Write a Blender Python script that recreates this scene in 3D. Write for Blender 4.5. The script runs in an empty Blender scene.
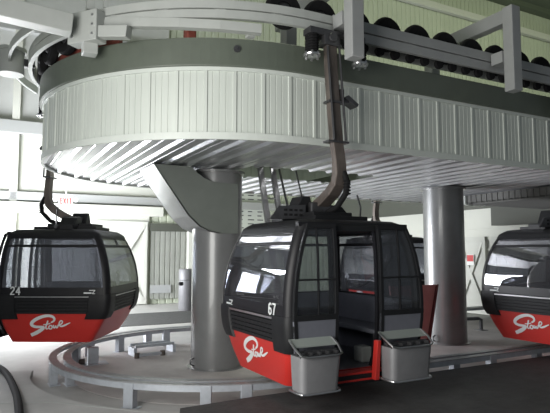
import bpy, bmesh, math, random
from mathutils import Vector, Matrix
random.seed(7)
PI = math.pi
sc = bpy.context.scene
COL = sc.collection

# ------------------------------------------------------------------ materials
def nodes(name):
    m = bpy.data.materials.new(name); m.use_nodes = True
    nt = m.node_tree
    for n in list(nt.nodes): nt.nodes.remove(n)
    out = nt.nodes.new('ShaderNodeOutputMaterial')
    return m, nt, out

def mat(name, col, rough=0.5, metal=0.0, var=0.0, scale=4.0, bump=0.0, bscale=60.0, spec=0.5, coat=0.0, stretch=None):
    m, nt, out = nodes(name)
    b = nt.nodes.new('ShaderNodeBsdfPrincipled')
    b.inputs['Base Color'].default_value = (*col, 1)
    b.inputs['Roughness'].default_value = rough
    b.inputs['Metallic'].default_value = metal
    b.inputs['Specular IOR Level'].default_value = spec
    b.inputs['Coat Weight'].default_value = coat
    nt.links.new(b.outputs[0], out.inputs[0])
    tc = nt.nodes.new('ShaderNodeTexCoord')
    src = tc.outputs['Object']
    if stretch:
        mp = nt.nodes.new('ShaderNodeMapping'); mp.inputs['Scale'].default_value = stretch
        nt.links.new(src, mp.inputs[0]); src = mp.outputs[0]
    if var:
        n = nt.nodes.new('ShaderNodeTexNoise'); n.inputs['Scale'].default_value = scale
        n.inputs['Detail'].default_value = 6; n.inputs['Roughness'].default_value = 0.6
        nt.links.new(src, n.inputs['Vector'])
        r = nt.nodes.new('ShaderNodeMapRange')
        r.inputs[1].default_value = 0.25; r.inputs[2].default_value = 0.75
        r.inputs[3].default_value = 1 - var; r.inputs[4].default_value = 1 + var
        nt.links.new(n.outputs[0], r.inputs[0])
        mx = nt.nodes.new('ShaderNodeMix'); mx.data_type = 'RGBA'; mx.blend_type = 'MULTIPLY'
        mx.inputs[0].default_value = 1; mx.inputs[6].default_value = (*col, 1)
        nt.links.new(r.outputs[0], mx.inputs[7]); nt.links.new(mx.outputs[2], b.inputs['Base Color'])
    if bump:
        n = nt.nodes.new('ShaderNodeTexNoise'); n.inputs['Scale'].default_value = bscale; n.inputs['Detail'].default_value = 4
        nt.links.new(src, n.inputs['Vector'])
        bp = nt.nodes.new('ShaderNodeBump'); bp.inputs['Strength'].default_value = bump; bp.inputs['Distance'].default_value = 0.01
        nt.links.new(n.outputs[0], bp.inputs['Height']); nt.links.new(bp.outputs[0], b.inputs['Normal'])
    return m

def glass(name, tint, f0=0.05, rough=0.01, haze=0.0, hazecol=(0.5, 0.5, 0.5), wave=0.0):
    m, nt, out = nodes(name)
    tr = nt.nodes.new('ShaderNodeBsdfTransparent'); tr.inputs[0].default_value = (*tint, 1)
    gl = nt.nodes.new('ShaderNodeBsdfGlossy'); gl.inputs['Roughness'].default_value = rough
    fc = nt.nodes.new('ShaderNodeLayerWeight'); fc.inputs[0].default_value = .5
    pw = nt.nodes.new('ShaderNodeMath'); pw.operation = 'POWER'; pw.inputs[1].default_value = 4
    nt.links.new(fc.outputs['Facing'], pw.inputs[0])
    lw = nt.nodes.new('ShaderNodeMapRange'); lw.inputs[3].default_value = f0; lw.inputs[4].default_value = 1
    nt.links.new(pw.outputs[0], lw.inputs[0])
    base = tr.outputs[0]
    if haze:
        df = nt.nodes.new('ShaderNodeBsdfDiffuse'); df.inputs[0].default_value = (*hazecol, 1)
        tc = nt.nodes.new('ShaderNodeTexCoord'); n = nt.nodes.new('ShaderNodeTexNoise')
        n.inputs['Scale'].default_value = 3; n.inputs['Detail'].default_value = 8
        nt.links.new(tc.outputs['Object'], n.inputs['Vector'])
        r = nt.nodes.new('ShaderNodeMapRange'); r.inputs[1].default_value = .3; r.inputs[2].default_value = .7
        r.inputs[3].default_value = haze * .6; r.inputs[4].default_value = haze * 1.4
        nt.links.new(n.outputs[0], r.inputs[0])
        mh = nt.nodes.new('ShaderNodeMixShader'); nt.links.new(r.outputs[0], mh.inputs[0])
        nt.links.new(tr.outputs[0], mh.inputs[1]); nt.links.new(df.outputs[0], mh.inputs[2]); base = mh.outputs[0]
    if wave:
        tc2 = nt.nodes.new('ShaderNodeTexCoord'); n2 = nt.nodes.new('ShaderNodeTexNoise'); n2.inputs['Scale'].default_value = 1.6
        n2.inputs['Detail'].default_value = 1
        nt.links.new(tc2.outputs['Object'], n2.inputs['Vector'])
        bp = nt.nodes.new('ShaderNodeBump'); bp.inputs['Strength'].default_value = wave; bp.inputs['Distance'].default_value = 0.05
        nt.links.new(n2.outputs[0], bp.inputs['Height']); nt.links.new(bp.outputs[0], gl.inputs['Normal'])
    mx = nt.nodes.new('ShaderNodeMixShader')
    nt.links.new(lw.outputs[0], mx.inputs[0]); nt.links.new(base, mx.inputs[1]); nt.links.new(gl.outputs[0], mx.inputs[2])
    nt.links.new(mx.outputs[0], out.inputs[0])
    return m

def emis(name, col, s):
    m, nt, out = nodes(name)
    e = nt.nodes.new('ShaderNodeEmission'); e.inputs[0].default_value = (*col, 1); e.inputs[1].default_value = s
    nt.links.new(e.outputs[0], out.inputs[0]); return m

M = dict(
    fascia=mat('white enamelled sheet', (.56, .60, .555), .42, var=.06, scale=3, stretch=(2, 2, .3)),
    trim=mat('white sheet trim', (.60, .64, .60), .4, var=.04),
    green=mat('grey green painted beam', (.105, .122, .098), .45, var=.10, scale=3),
    soffit=mat('galvanised deck', (.62, .63, .65), .33, .85, var=.10, scale=2.5),
    column=mat('dark grey column paint', (.21, .215, .215), .32, .15, var=.10, scale=2.5, coat=.35),
    deckgrey=mat('dull grey deck', (.13, .13, .125), .9, spec=.1),
    haunch=mat('grey green bracket paint', (.19, .21, .19), .42, .1, var=.08, scale=3, coat=.1),
    frame=mat('light grey steel frame paint', (.42, .44, .42), .45, var=.06),
    framed=mat('grey steel frame paint', (.34, .35, .35), .5, var=.08),
    rail=mat('pale blue grey steel', (.42, .45, .49), .42, .3, var=.15, scale=8),
    railtop=mat('worn grey rail top', (.33, .34, .35), .4, .4, var=.2, scale=9),
    steel=mat('bare steel', (.55, .55, .56), .28, .95, var=.12, scale=10),
    dsteel=mat('dark steel', (.10, .10, .105), .4, .7, var=.2, scale=12),
    rust=mat('rust streaked steel', (.13, .11, .098), .55, .4, var=.45, scale=7, stretch=(1, 1, .35)),
    rubber=mat('black rubber', (.015, .015, .016), .85, spec=.12, var=.2, scale=20),
    black=mat('gloss black plastic', (.012, .012, .014), .42, spec=.28),
    satin=mat('satin black plastic', (.014, .0145, .016), .5, spec=.25, var=.15, scale=10),
    red=mat('red gelcoat', (.50, .030, .024), .38, spec=.35, var=.05, scale=2),
    redmat=mat('faded red paint', (.74, .27, .25), .55, var=.10, scale=4),
    decal=mat('white vinyl lettering', (.72, .75, .75), .4),
    slate=mat('slate grey lining', (.135, .14, .165), .55, var=.08, scale=8),
    can=mat('stainless can', (.13, .13, .135), .5, .1, var=.1, scale=5),
    pale=mat('flange paint with baked light', (.34, .35, .35), .35, .2, var=.05),  # bracket paint lightened to carry the bright light on the sloping flange
    sidedoor=mat('grey ribbed door', (.29, .30, .27), .6, var=.06),
    greywall=mat('grey white wall panel', (.50, .51, .49), .6, var=.04),
    darkband=mat('dark olive beam', (.075, .08, .065), .6),
    bin=mat('brushed aluminium bin', (.27, .27, .28), .45, .35, var=.10, scale=6),
    lid=mat('pale grey bin lid', (.30, .33, .31), .45, .1),
    white=mat('cream white wall paint', (.60, .61, .55), .6, var=.04, scale=1.0),
    siding=mat('grey green siding', (.50, .54, .43), .6, var=.06, scale=1),
    band=mat('grey beam paint', (.36, .37, .36), .6),
    doorw=mat('white door paint', (.55, .56, .51), .55, var=.03),
    concrete=mat('concrete floor', (.40, .395, .385), .65, var=.16, scale=1.6, bump=.15, bscale=40),
    ringc=mat('worn brown grey concrete', (.48, .45, .44), .6, var=.22, scale=1.3, bump=.15, bscale=40),
    mat_=mat('dark rubber matting', (.05, .05, .051), .75, var=.35, scale=6, bump=.6, bscale=25),
    ceil=mat('dark green roof deck', (.10, .12, .085), .7),
    signw=mat('sign white', (.75, .75, .72), .5),
    signr=mat('sign red', (.55, .05, .05), .5),
    ink=mat('dark ink', (.05, .05, .06), .6),
    paper=mat('pale board', (.55, .58, .52), .6),
    rusty=mat('red brown drive belt', (.24, .06, .045), .6, var=.3, scale=12),
    winend=glass('tinted end window', (.54, .55, .58), .16, .012, haze=.08, hazecol=(.42, .42, .46), wave=.05),
    winside=glass('side window', (.80, .81, .84), .06, .015, haze=.06, hazecol=(.4, .4, .45)),
    windoor=glass('smoked door pane', (.86, .87, .88), .05, .02, haze=.015, hazecol=(.4, .4, .42)),
    lampw=emis('fluorescent tube glow', (.93, 1, .86), 6.0),
    orange=mat('worn rust line', (.30, .16, .11), .5),
)

# ------------------------------------------------------------------ mesh builder
class MB:
    def __init__(s): s.v = []; s.f = []
    def add(s, vs, fs):
        o = len(s.v); s.v += [tuple(v) for v in vs]; s.f += [tuple(i + o for i in f) for f in fs]; return s
    def box(s, c, d, rot=None):
        x, y, z = d[0] / 2, d[1] / 2, d[2] / 2
        P = [Vector((sx * x, sy * y, sz * z)) for sz in (-1, 1) for sy in (-1, 1) for sx in (-1, 1)]
        if rot is not None: P = [rot @ p for p in P]
        c = Vector(c)
        return s.add([p + c for p in P], [(0, 2, 3, 1), (4, 5, 7, 6), (0, 1, 5, 4), (2, 6, 7, 3), (0, 4, 6, 2), (1, 3, 7, 5)])
    def bx(s, x0, x1, y0, y1, z0, z1):
        return s.box(((x0 + x1) / 2, (y0 + y1) / 2, (z0 + z1) / 2), (abs(x1 - x0), abs(y1 - y0), abs(z1 - z0)))
    def bar(s, a, b, w, h, up=(0, 0, 1)):
        a, b = Vector(a), Vector(b); d = b - a; L = d.length; d.normalize()
        up = Vector(up)
        if abs(d.dot(up)) > .98: up = Vector((0, 1, 0))
        sd = d.cross(up).normalized(); u2 = sd.cross(d)
        R = Matrix((d, sd, u2)).transposed()
        return s.box((a + b) / 2, (L, w, h), R)
    def tube(s, pts, r, n=8, closed=False, caps=True):
        pts = [Vector(p) for p in pts]; N = len(pts); rs = r if isinstance(r, (list, tuple)) else [r] * N
        vs = []; prev = None
        for i, p in enumerate(pts):
            if closed: t = pts[(i + 1) % N] - pts[i - 1]
            else: t = pts[min(i + 1, N - 1)] - pts[max(i - 1, 0)]
            t.normalize()
            if prev is None:
                up = Vector((0, 0, 1)) if abs(t.z) < .9 else Vector((1, 0, 0))
                sd = t.cross(up).normalized()
            else:
                sd = (prev - t * prev.dot(t)).normalized()
            prev = sd; u2 = sd.cross(t)
            for k in range(n):
                a = 2 * PI * k / n; vs.append(p + (sd * math.cos(a) + u2 * math.sin(a)) * rs[i])
        fs = []
        for i in range(N if closed else N - 1):
            j = (i + 1) % N
            for k in range(n):
                k2 = (k + 1) % n; fs.append((i * n + k, i * n + k2, j * n + k2, j * n + k))
        if caps and not closed:
            fs.append(tuple(range(n))[::-1]); fs.append(tuple((N - 1) * n + k for k in range(n)))
        return s.add(vs, fs)
    def cyl(s, a, b, r, n=20, r2=None):
        return s.tube([a, b], [r, r if r2 is None else r2], n)
    def lathe(s, prof, c, axis='z', n=24):
        c = Vector(c); vs = []; fs = []; m = len(prof)
        for k in range(n):
            a = 2 * PI * k / n
            for (r, h) in prof:
                p = {'z': (r * math.cos(a), r * math.sin(a), h), 'y': (r * math.cos(a), h, r * math.sin(a)), 'x': (h, r * math.cos(a), r * math.sin(a))}[axis]
                vs.append(c + Vector(p))
        for k in range(n):
            k2 = (k + 1) % n
            for i in range(m - 1): fs.append((k * m + i, k2 * m + i, k2 * m + i + 1, k * m + i + 1))
        return s.add(vs, fs)
    def prism(s, poly, fn, t0, t1):
        """poly: 2-D outline; fn(a, b, t) -> xyz"""
        n = len(poly)
        vs = [fn(a, b, t0) for a, b in poly] + [fn(a, b, t1) for a, b in poly]
        fs = [tuple(range(n))[::-1], tuple(range(n, 2 * n))] + [(i, (i + 1) % n, n + (i + 1) % n, n + i) for i in range(n)]
        return s.add(vs, fs)
    def sweep(s, path, prof, closed=False):
        """path: list of (x, y, nx, ny); prof: closed list of (outward, z)"""
        m = len(prof); vs = []; fs = []
        for x, y, nx, ny in path:
            for o, z in prof: vs.append((x + nx * o, y + ny * o, z))
        for i in range(len(path) - 1):
            for k in range(m):
                k2 = (k + 1) % m; fs.append((i * m + k, (i + 1) * m + k, (i + 1) * m + k2, i * m + k2))
        fs.append(tuple(range(m))); fs.append(tuple((len(path) - 1) * m + k for k in range(m))[::-1])
        return s.add(vs, fs)
    def build(s, name, m, parent=None, off=(0, 0, 0), smooth=False, bevel=0.0, loc=None, rotz=0):
        me = bpy.data.meshes.new(name)
        me.from_pydata([(v[0] + off[0], v[1] + off[1], v[2] + off[2]) for v in s.v], [], s.f)
        bm = bmesh.new(); bm.from_mesh(me); bmesh.ops.recalc_face_normals(bm, faces=bm.faces); bm.to_mesh(me); bm.free()
        me.materials.append(m); me.update()
        if smooth:
            for p in me.polygons: p.use_smooth = True
            me.set_sharp_from_angle(angle=math.radians(35))
        o = bpy.data.objects.new(name, me); COL.objects.link(o)
        if parent: o.parent = parent
        if loc: o.location = loc
        o.rotation_euler.z = rotz
        if bevel:
            b = o.modifiers.new('Bevel', 'BEVEL'); b.width = bevel; b.segments = 2; b.limit_method = 'ANGLE'; b.angle_limit = math.radians(40)
        return o

def tag(o, label, cat, group=None):
    o['label'] = label; o['category'] = cat
    if group: o['group'] = group
    return o
def thing(name, label, cat, loc=(0, 0, 0), rotz=0, group=None):
    o = bpy.data.objects.new(name, None); COL.objects.link(o); o.empty_display_size = .2
    o.location = loc; o.rotation_euler.z = rotz
    return tag(o, label, cat, group)
def struct(o): o['kind'] = 'structure'; return o
def copy_tree(o, parent=None):
    c = o.copy(); COL.objects.link(c)
    if parent: c.parent = parent
    for ch in list(o.children): copy_tree(ch, c)
    return c
def lerp_tab(tab, z):
    if z <= tab[0][0]: return tab[0][1]
    for (a, b), (c, d) in zip(tab, tab[1:]):
        if z <= c: return b + (d - b) * (z - a) / (c - a)
    return tab[-1][1]

# stadium outline (rounded at -x, straight towards +x)
XE = 10.1
def stadium(R, step=.1, x1=XE, a0=-90, a1=-270, back=True):
    """front straight x1->0, arc, back straight 0->x1: (x, y, nx, ny)"""
    P = []
    n = max(2, int(x1 / step))
    for i in range(n): P.append((x1 * (1 - i / n), -R, 0, -1))
    k = max(8, int(PI * R / step))
    for i in range(k + 1):
        a = math.radians(a0 + (a1 - a0) * i / k); P.append((R * math.cos(a), R * math.sin(a), math.cos(a), math.sin(a)))
    if back:
        for i in range(1, n + 1): P.append((x1 * i / n, R, 0, 1))
    return P
def arc(R, a0, a1, n=40):
    return [(R * math.cos(a), R * math.sin(a), math.cos(a), math.sin(a)) for a in [math.radians(a0 + (a1 - a0) * i / n) for i in range(n + 1)]]
def straight(y, x0, x1, ny, n=2):
    return [(x0 + (x1 - x0) * i / n, y, 0, ny) for i in range(n + 1)]

# ------------------------------------------------------------------ setting
X0, X1, YF, YB, ZC = -5.3, 30.0, -13.0, 11.5, 16.4
struct(MB().bx(-14, X1, YF - 3, YB, -.2, 0).build('floor', M['concrete']))
# raised dark loading platform in front of the track
pl = MB().prism([(-2.6, -13), (-2.45, -5.0), (-1.72, -3.02), (-.9, -2.97), (X1, -2.97), (X1, -13)], lambda a, b, t: (a, b, t), 0.001, .25)
struct(pl.build('platform', M['mat_']))
# worn floor inside the ring
struct(MB().prism([(2.45 * math.cos(math.radians(a)), 2.45 * math.sin(math.radians(a))) for a in range(90, 271, 6)] + [(12, -2.45), (12, 2.45)],
                  lambda a, b, t: (a, b, t), .002, .008).build('floor_ring', M['ringc']))
# shallow curb joint across the pale floor
struct(MB().bx(-3.0, X1, 5.75, 8.6, 0.001, .012).build('floor_strip', M['mat_']))
# slab outside the shallow track pit
SL = [(3.04 * math.cos(math.radians(a)), 3.04 * math.sin(math.radians(a))) for a in range(166, 257, 5)] + [(-.7, -3.4), (-.7, -6), (-6, -7), (-14, -6), (-14, .75)]
struct(MB().prism(SL, lambda a, b, t: (a, b, t), .001, .09).build('floor_slab', M['concrete']))
struct(MB().prism([(-4.6, -.75), (-2.9, -1.42), (-1.75, -2.62), (-1.75, -2.66), (-2.9, -1.46), (-4.6, -.79)], lambda a, b, t: (a, b, t), .0905, .094).build('floor_joint', M['band']))

def siding_wall(name, x0, x1, y, z0, z1, pitch, m, parent=None):
    mb = MB(); d = .03; P = []
    x = x0
    while x < x1:
        P += [(x, 0), (x + pitch * .72, 0), (x + pitch * .78, d), (x + pitch * .94, d)]; x += pitch
    P.append((x1, 0))
    vs = [(a, y + b, z0) for a, b in P] + [(a, y + b, z1) for a, b in P]; n = len(P)
    mb.add(vs, [(i, i + 1, n + i + 1, n + i) for i in range(n - 1)])
    return mb.build(name, m, parent)
struct(siding_wall('wall_back', X0, X1, YB, 0, ZC, .30, M['siding']))
# lower white boarding and girts along the back wall
struct(MB().bx(X0, 1.75, YB - .08, YB, 0, 3.3).build('wall_back_boarding', M['white']))
struct(MB().bx(X0, 2.4, YB - .09, YB, 6.4, 16.1).build('wall_back_upper', M['greywall']))
struct(MB().bx(X0, 4.5, YB - .10, YB, 4.05, 6.0).build('wall_back_panel', M['white']))
k = 1
for (z0, z1, d, x1, mm) in ((6.0, 6.45, .35, 4.5, 'band'), (3.72, 4.02, .30, 9.0, 'band'), (3.3, 3.66, .45, 2.2, 'white'), (14.6, 14.95, .3, X1, 'white'), (9.6, 9.9, .3, 8, 'band')):
    struct(MB().bx(X0, x1, YB - d, YB - .05, z0, z1).build('trim_%d' % k, M[mm], bevel=.02)); k += 1
struct(MB().bx(X0, X1, YB - .5, YB, 16.1, 16.4).build('trim_%d' % k, M['ceil'])); k += 1
for x in (-2.95, 3.35):
    struct(MB().bx(x - .12, x + .12, YB - .3, YB, 0, 3.7 if x > 0 else 16).build('trim_%d' % k, M['white'], bevel=.01)); k += 1
struct(MB().bx(X0, X1, YF - 3, YB, ZC, ZC + .15).build('ceiling', M['ceil']))
struct(MB().bx(X1, X1 + .2, YF - 3, YB, 0, ZC).build('wall_right', M['siding']))
# left wall: one very wide daylight opening below a header
struct(MB().bx(X0 - .2, X0, YF - 3, YB, 6.2, ZC).build('wall_left', M['white']))
# partition at the far right with braced barn doors
PX = 10.3
struct(MB().bx(PX, PX + .15, -1.4, YB, 0, 4.3).build('wall_partition', M['white']))
for i, z in enumerate((2.02, 2.36, 2.7)):
    struct(MB().bx(PX - .05, PX, -1.4, YB, z, z + .06).build('trim_%d' % k, M['white'])); k += 1
struct(MB().bx(PX - .16, PX - .01, 2.6, YB - .5, 3.35, 4.3).build('trim_%d' % k, M['darkband'])); k += 1
struct(MB().bx(PX - .30, PX - .01, -1.4, 2.6, 2.78, 4.3).build('trim_%d' % k, M['darkband'])); k += 1

def barn_door(name, w, h, origin, ux, nrm, cross=True):
    """origin: lower corner, ux: unit along width, nrm: unit facing viewer"""
    ux = Vector(ux); nr = Vector(nrm); o = Vector(origin); up = Vector((0, 0, 1))
    root = struct(MB().bar(o + ux * (w / 2) + nr * .03, o + ux * (w / 2) + nr * .03 + up * h, w if abs(ux.y) > .5 else .06, .06 if abs(ux.y) > .5 else w, up=(1, 0, 0)).build(name, M['doorw']))
    fr = MB(); t = .14; cnt = [0]
    def b(p, q):
        cnt[0] += 1; e = nr * (.085 + .004 * cnt[0])
        fr.bar(o + ux * p[0] + up * p[1] + e, o + ux * q[0] + up * q[1] + e, .05, t, up=tuple(nr.cross((Vector(ux * (q[0] - p[0]) + up * (q[1] - p[1]))).normalized())))
    b((t / 2, 0), (t / 2, h)); b((w - t / 2, 0), (w - t / 2, h)); b((0, t / 2), (w, t / 2)); b((0, h - t / 2), (w, h - t / 2))
    b((t, t), (w - t, h - t))
    if cross: b((t, h - t), (w - t, t))
    fr.build('brace_frame', M['doorw'], root)
    return root
barn_door('door_1', 2.0, 3.05, (-.35, YB - .12, .05), (1, 0, 0), (0, -1, 0), cross=True)
barn_door('door_2', 1.25, 2.35, (PX - .02, 4.25, .1), (0, -1, 0), (-1, 0, 0))
barn_door('door_3', 1.25, 2.35, (PX - .02, 2.75, .1), (0, -1, 0), (-1, 0, 0))
# sliding siding door between white posts
d4 = struct(siding_wall('door_4', 1.80, 3.2, YB - .14, .2, 2.75, .2, M['sidedoor']))
MB().bx(1.75, 3.25, YB - .22, YB - .15, 2.75, 3.05).build('door_rail', M['darkband'], d4)
MB().bx(1.80, 2.6, YB - .2, YB - .15, .42, .72).build('kick_plate', M['framed'], d4)

# ------------------------------------------------------------------ lift terminal
T = thing('lift_terminal', 'long white ribbed overhead lift terminal with rounded end and galvanised underside', 'lift terminal', (0, 0, 3.40))
TO = (0, 0, -3.40)
R, ZS, ZT = 2.99, 3.40, 4.33
# ribbed fascia
def fascia_path():
    P = []; pitch = .37; L1 = XE; L2 = PI * R; tot = 2 * L1 + L2
    prof = [(0, 0), (.03, 0), (.036, -.016), (.11, -.016), (.114, -.022), (.122, -.022), (.126, -.016), (.195, -.016), (.199, -.022), (.207, -.022), (.211, -.016),
            (.28, -.016), (.284, -.022), (.292, -.022), (.296, -.016), (.352, -.016), (.36, 0)]
    n = int(tot / pitch)
    off0 = -(XE % pitch) * 0
    for i in range(n + 1):
        for a, o in prof:
            t = i * pitch + a
            if t > tot: break
            if t < L1: x, y, nx, ny = L1 - t, -R, 0, -1
            elif t < L1 + L2:
                an = -PI / 2 - (t - L1) / R; nx, ny = math.cos(an), math.sin(an); x, y = R * nx, R * ny
            else: x, y, nx, ny = t - L1 - L2, R, 0, 1
            P.append((x + nx * o, y + ny * o, nx, ny))
    return P
FP = fascia_path()
mb = MB(); n = len(FP)
mb.add([(x, y, ZS + .09) for x, y, *_ in FP] + [(x, y, ZT - .03) for x, y, *_ in FP] +
       [(x - nx * .03, y - ny * .03, ZS + .09) for x, y, nx, ny in FP] + [(x - nx * .03, y - ny * .03, ZT - .03) for x, y, nx, ny in FP],
       [(i, i + 1, n + i + 1, n + i) for i in range(n - 1)] + [(2 * n + i, 3 * n + i, 3 * n + i + 1, 2 * n + i + 1) for i in range(n - 1)])
mb.build('fascia', M['fascia'], T, TO)
SP = stadium(R, .12)
MB().sweep(SP, [(-.03, ZS), (.012, ZS), (.012, ZS + .09), (-.03, ZS + .09)]).build('bottom_trim', M['trim'], T, TO)
MB().sweep(SP, [(-.03, ZT - .05), (.012, ZT - .05), (.012, ZT), (-.03, ZT)]).build('top_trim', M['trim'], T, TO)
# green rim beam (channel)
MB().sweep(stadium(R, .12), [(-.12, ZT), (.055, ZT), (.06, ZT + .01), (.06, ZT + .35), (.05, ZT + .36), (-.12, ZT + .36), (-.12, ZT + .34), (.03, ZT + .34), (.03, ZT + .02), (-.12, ZT + .02)]).build('rim_beam', M['green'], T, TO)
bolt = MB()
bolt.cyl((-.84, -R * .0 - 2.93, ZT + .19), (-.845, -2.95, ZT + .19), .05, 14)
a = math.radians(-90 - 19)
c = Vector((3.05 * math.cos(a), 3.05 * math.sin(a), ZT + .22)); nn = Vector((math.cos(a), math.sin(a), 0))
bolt = MB(); bolt.cyl(c, c + nn * .02, .045, 14); bolt.cyl(c, c + nn * .035, .018, 8)
bolt.build('port_plug', M['dsteel'], T, TO)
# soffit: trapezoidal deck, ribs run across; slot left open
def soffit():
    mb = MB(); pitch = .36; x = -R + .02
    prof = [(0, 0), (.055, 0), (.085, .038), (.165, .038), (.172, .030), (.222, .030), (.229, .038), (.33, .038), (.36, 0)]
    cols = []
    while x < XE:
        for a, z in prof[:-1]: cols.append((x + a, z))
        x += pitch
    def span(xx):
        if xx >= 0: return R - .03
        return math.sqrt(max(0.0, (R - .03) ** 2 - xx * xx))
    for (xa, za), (xb, zb) in zip(cols, cols[1:]):
        if xb > XE: break
        ya, yb = span(xa), span(xb)
        segs = [(-1, 1)]
        if xa > .15 and xb < 2.95: pieces = [(-ya, -.82, -yb, -.82), (.45, ya, .45, yb)]
        else: pieces = [(-ya, ya, -yb, yb)]
        for y0, y1, w0, w1 in pieces:
            k = 6
            for j in range(k):
                p = lambda s, e, q: s + (e - s) * q / k
                q = [(xa, p(y0, y1, j), ZS + .005 + za), (xb, p(w0, w1, j), ZS + .005 + zb), (xb, p(w0, w1, j + 1), ZS + .005 + zb), (xa, p(y0, y1, j + 1), ZS + .005 + za)]
                mb.add(q, [(0, 1, 2, 3)])
    return mb
soffit().build('soffit_deck', M['soffit'], T, TO)
# transverse joists above the deck
for i, x in enumerate((-1.6, 3.2, 5.2, 7.4, 9.6)):
    w = math.sqrt(max(0, 2.8 ** 2 - min(x, 0) ** 2))
    MB().bx(x - .06, x + .06, -w, w, ZS + .10, ZS + .30).build('joist', M['green'], T, TO)
# inner long beams carrying the equipment
for y in (-1.0, .62):
    MB().bx(.0, XE, y - .05, y + .05, ZS + .3, ZS + .75).build('inner_beam', M['siding'], T, TO)
    
# ------------------------------------------------------------------ columns
def column(x, y, r, label, haunch):
    t = thing('support_column', label, 'column', (x, y, 0))
    mb = MB(); mb.cyl((0, 0, 0.02), (0, 0, 3.395), r, 64); mb.build('shaft', M['column'], t, smooth=True)
    MB().cyl((0, 0, 0), (0, 0, .022), r + .06, 48).build('base_plate', M['column'], t)
    lug = MB(); lug.tube([(-r - .01, -.12, .07), (-r - .07, -.12, .10), (-r - .07, -.12, .17), (-r - .01, -.12, .2)], .015, 6); lug.build('ground_lug', M['dsteel'], t, smooth=True)
    cp = MB()
    cp.cyl((0, 0, 3.36), (0, 0, 3.40), r + .05, 40)
    cp.build('cap_ring', M['column'], t)
    if haunch:
        # two cheek plates and a sloping flange, reaching towards the rounded end
        O = [(-1.37, 3.402), (-.80, 3.402), (-.72, 3.39), (-.62, 3.30), (-.50, 3.22), (-.36, 3.175), (-.2, 3.16), (.12, 3.16), (.12, 2.30), (-.22, 2.30), (-.40, 2.33), (-.58, 2.41), (-.77, 2.58), (-.97, 2.85)]
        fn = lambda a, b, tt: (a - x, tt - y, b)
        for (y0, nm) in ((-.46, 'cheek_plate'), (.44, 'cheek_plate')):
            MB().prism(O, fn, y0, y0 + .02).build(nm, M['haunch'], t)
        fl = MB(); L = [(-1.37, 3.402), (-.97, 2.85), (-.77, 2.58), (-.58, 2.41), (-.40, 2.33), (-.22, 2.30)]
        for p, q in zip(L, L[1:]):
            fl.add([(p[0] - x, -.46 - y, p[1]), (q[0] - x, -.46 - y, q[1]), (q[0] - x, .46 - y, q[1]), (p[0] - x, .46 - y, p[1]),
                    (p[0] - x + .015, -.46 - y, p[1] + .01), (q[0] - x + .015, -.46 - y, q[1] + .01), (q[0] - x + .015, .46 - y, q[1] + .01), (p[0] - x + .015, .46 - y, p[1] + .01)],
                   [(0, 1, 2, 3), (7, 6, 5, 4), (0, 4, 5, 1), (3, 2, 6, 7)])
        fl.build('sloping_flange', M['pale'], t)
    return t
column(-.08, .0, .44, 'thick dark grey steel column with curved bracket inside the floor ring', True)
column(5.33, -.06, .44, 'plain dark grey steel column behind the open cabin, beside the red panel', False)

# ------------------------------------------------------------------ tyre conveyor above the rim
CV = thing('tire_conveyor', 'grey twin bar conveyor frame carrying black tires along the terminal edge', 'conveyor', (0, 0, 4.69))
CO = (0, 0, -4.69)
for z0, z1 in ((4.985, 5.13), (4.835, 4.965)):
    MB().sweep(straight(-3.2, .25, XE, -1), [(-.03, z0), (.03, z0), (.03, z1), (-.03, z1)]).build('frame_bar', M['framed'], CV, CO, bevel=.006)
for i in range(9): MB().bx(.45 + i * 1.05, .65 + i * 1.05, -3.2, -3.165, 4.84, 5.12).build('bar_splice', M['framed'], CV, CO)
for z0, z1 in ((4.995, 5.10), (4.87, 4.975)):
    MB().sweep([(.3, -3.2, 0, -1)] + arc(3.2, -90, -250, 48), [(-.03, z0), (.03, z0), (.03, z1), (-.03, z1)]).build('curved_frame_bar', M['frame'], CV, CO)
for a in range(-100, -250, -13):
    q = math.radians(a); sp = MB(); sp.box((3.185 * math.cos(q), 3.185 * math.sin(q), 4.985), (.03, .14, .2), Matrix.Rotation(q, 3, 'Z')); sp.build('curved_bar_splice', M['frame'], CV, CO)
back = MB().sweep(straight(-2.9, .25, XE, -1), [(-.03, 4.84), (.03, 4.84), (.03, 5.1), (-.03, 5.1)])
back.build('rear_frame_bar', M['framed'], CV, CO)
TP = [(.10, -.05), (.225, -.06), (.248, -.035), (.252, 0), (.248, .035), (.225, .06), (.10, .05), (.10, -.05)]
tire0 = MB().lathe(TP, (0, 0, 0), 'y', 28).build('tire', M['rubber'], CV, smooth=True, loc=(-.42, -3.06, .42))
hub0 = MB().lathe([(0, -.07), (.06, -.07), (.10, -.03), (.10, .03), (.06, .07), (0, .07)], (0, 0, 0), 'y', 16).build('hub', M['dsteel'], tire0, smooth=True)
xs = [.14] + [.72 + .565 * i for i in range(17)]
for x in xs:
    t2 = tire0.copy(); COL.objects.link(t2); t2.parent = CV; t2.location = (x, -3.06, .42)
    h2 = hub0.copy(); COL.objects.link(h2); h2.parent = t2
for i in range(9):
    q = math.radians(-158 - 10.5 * i)
    t2 = tire0.copy(); COL.objects.link(t2); t2.parent = CV; t2.location = (3.03 * math.cos(q), 3.03 * math.sin(q), .29); t2.rotation_euler.z = q + PI / 2
    h2 = hub0.copy(); COL.objects.link(h2); h2.parent = t2
MB().sweep(arc(2.9, -140, -215, 20), [(-.03, 4.72), (.03, 4.72), (.03, 4.86), (-.03, 4.86)]).build('drive_belt', M['rusty'], CV, CO)
for a, s in ((-121, .13), (-150, .12)):
    q = math.radians(a)
    MB().box((2.85 * math.cos(q), 2.85 * math.sin(q), 4.80), (s, s * 1.3, .16)).build('belt_tensioner', M['rusty'], CV, CO, bevel=.02)
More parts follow.
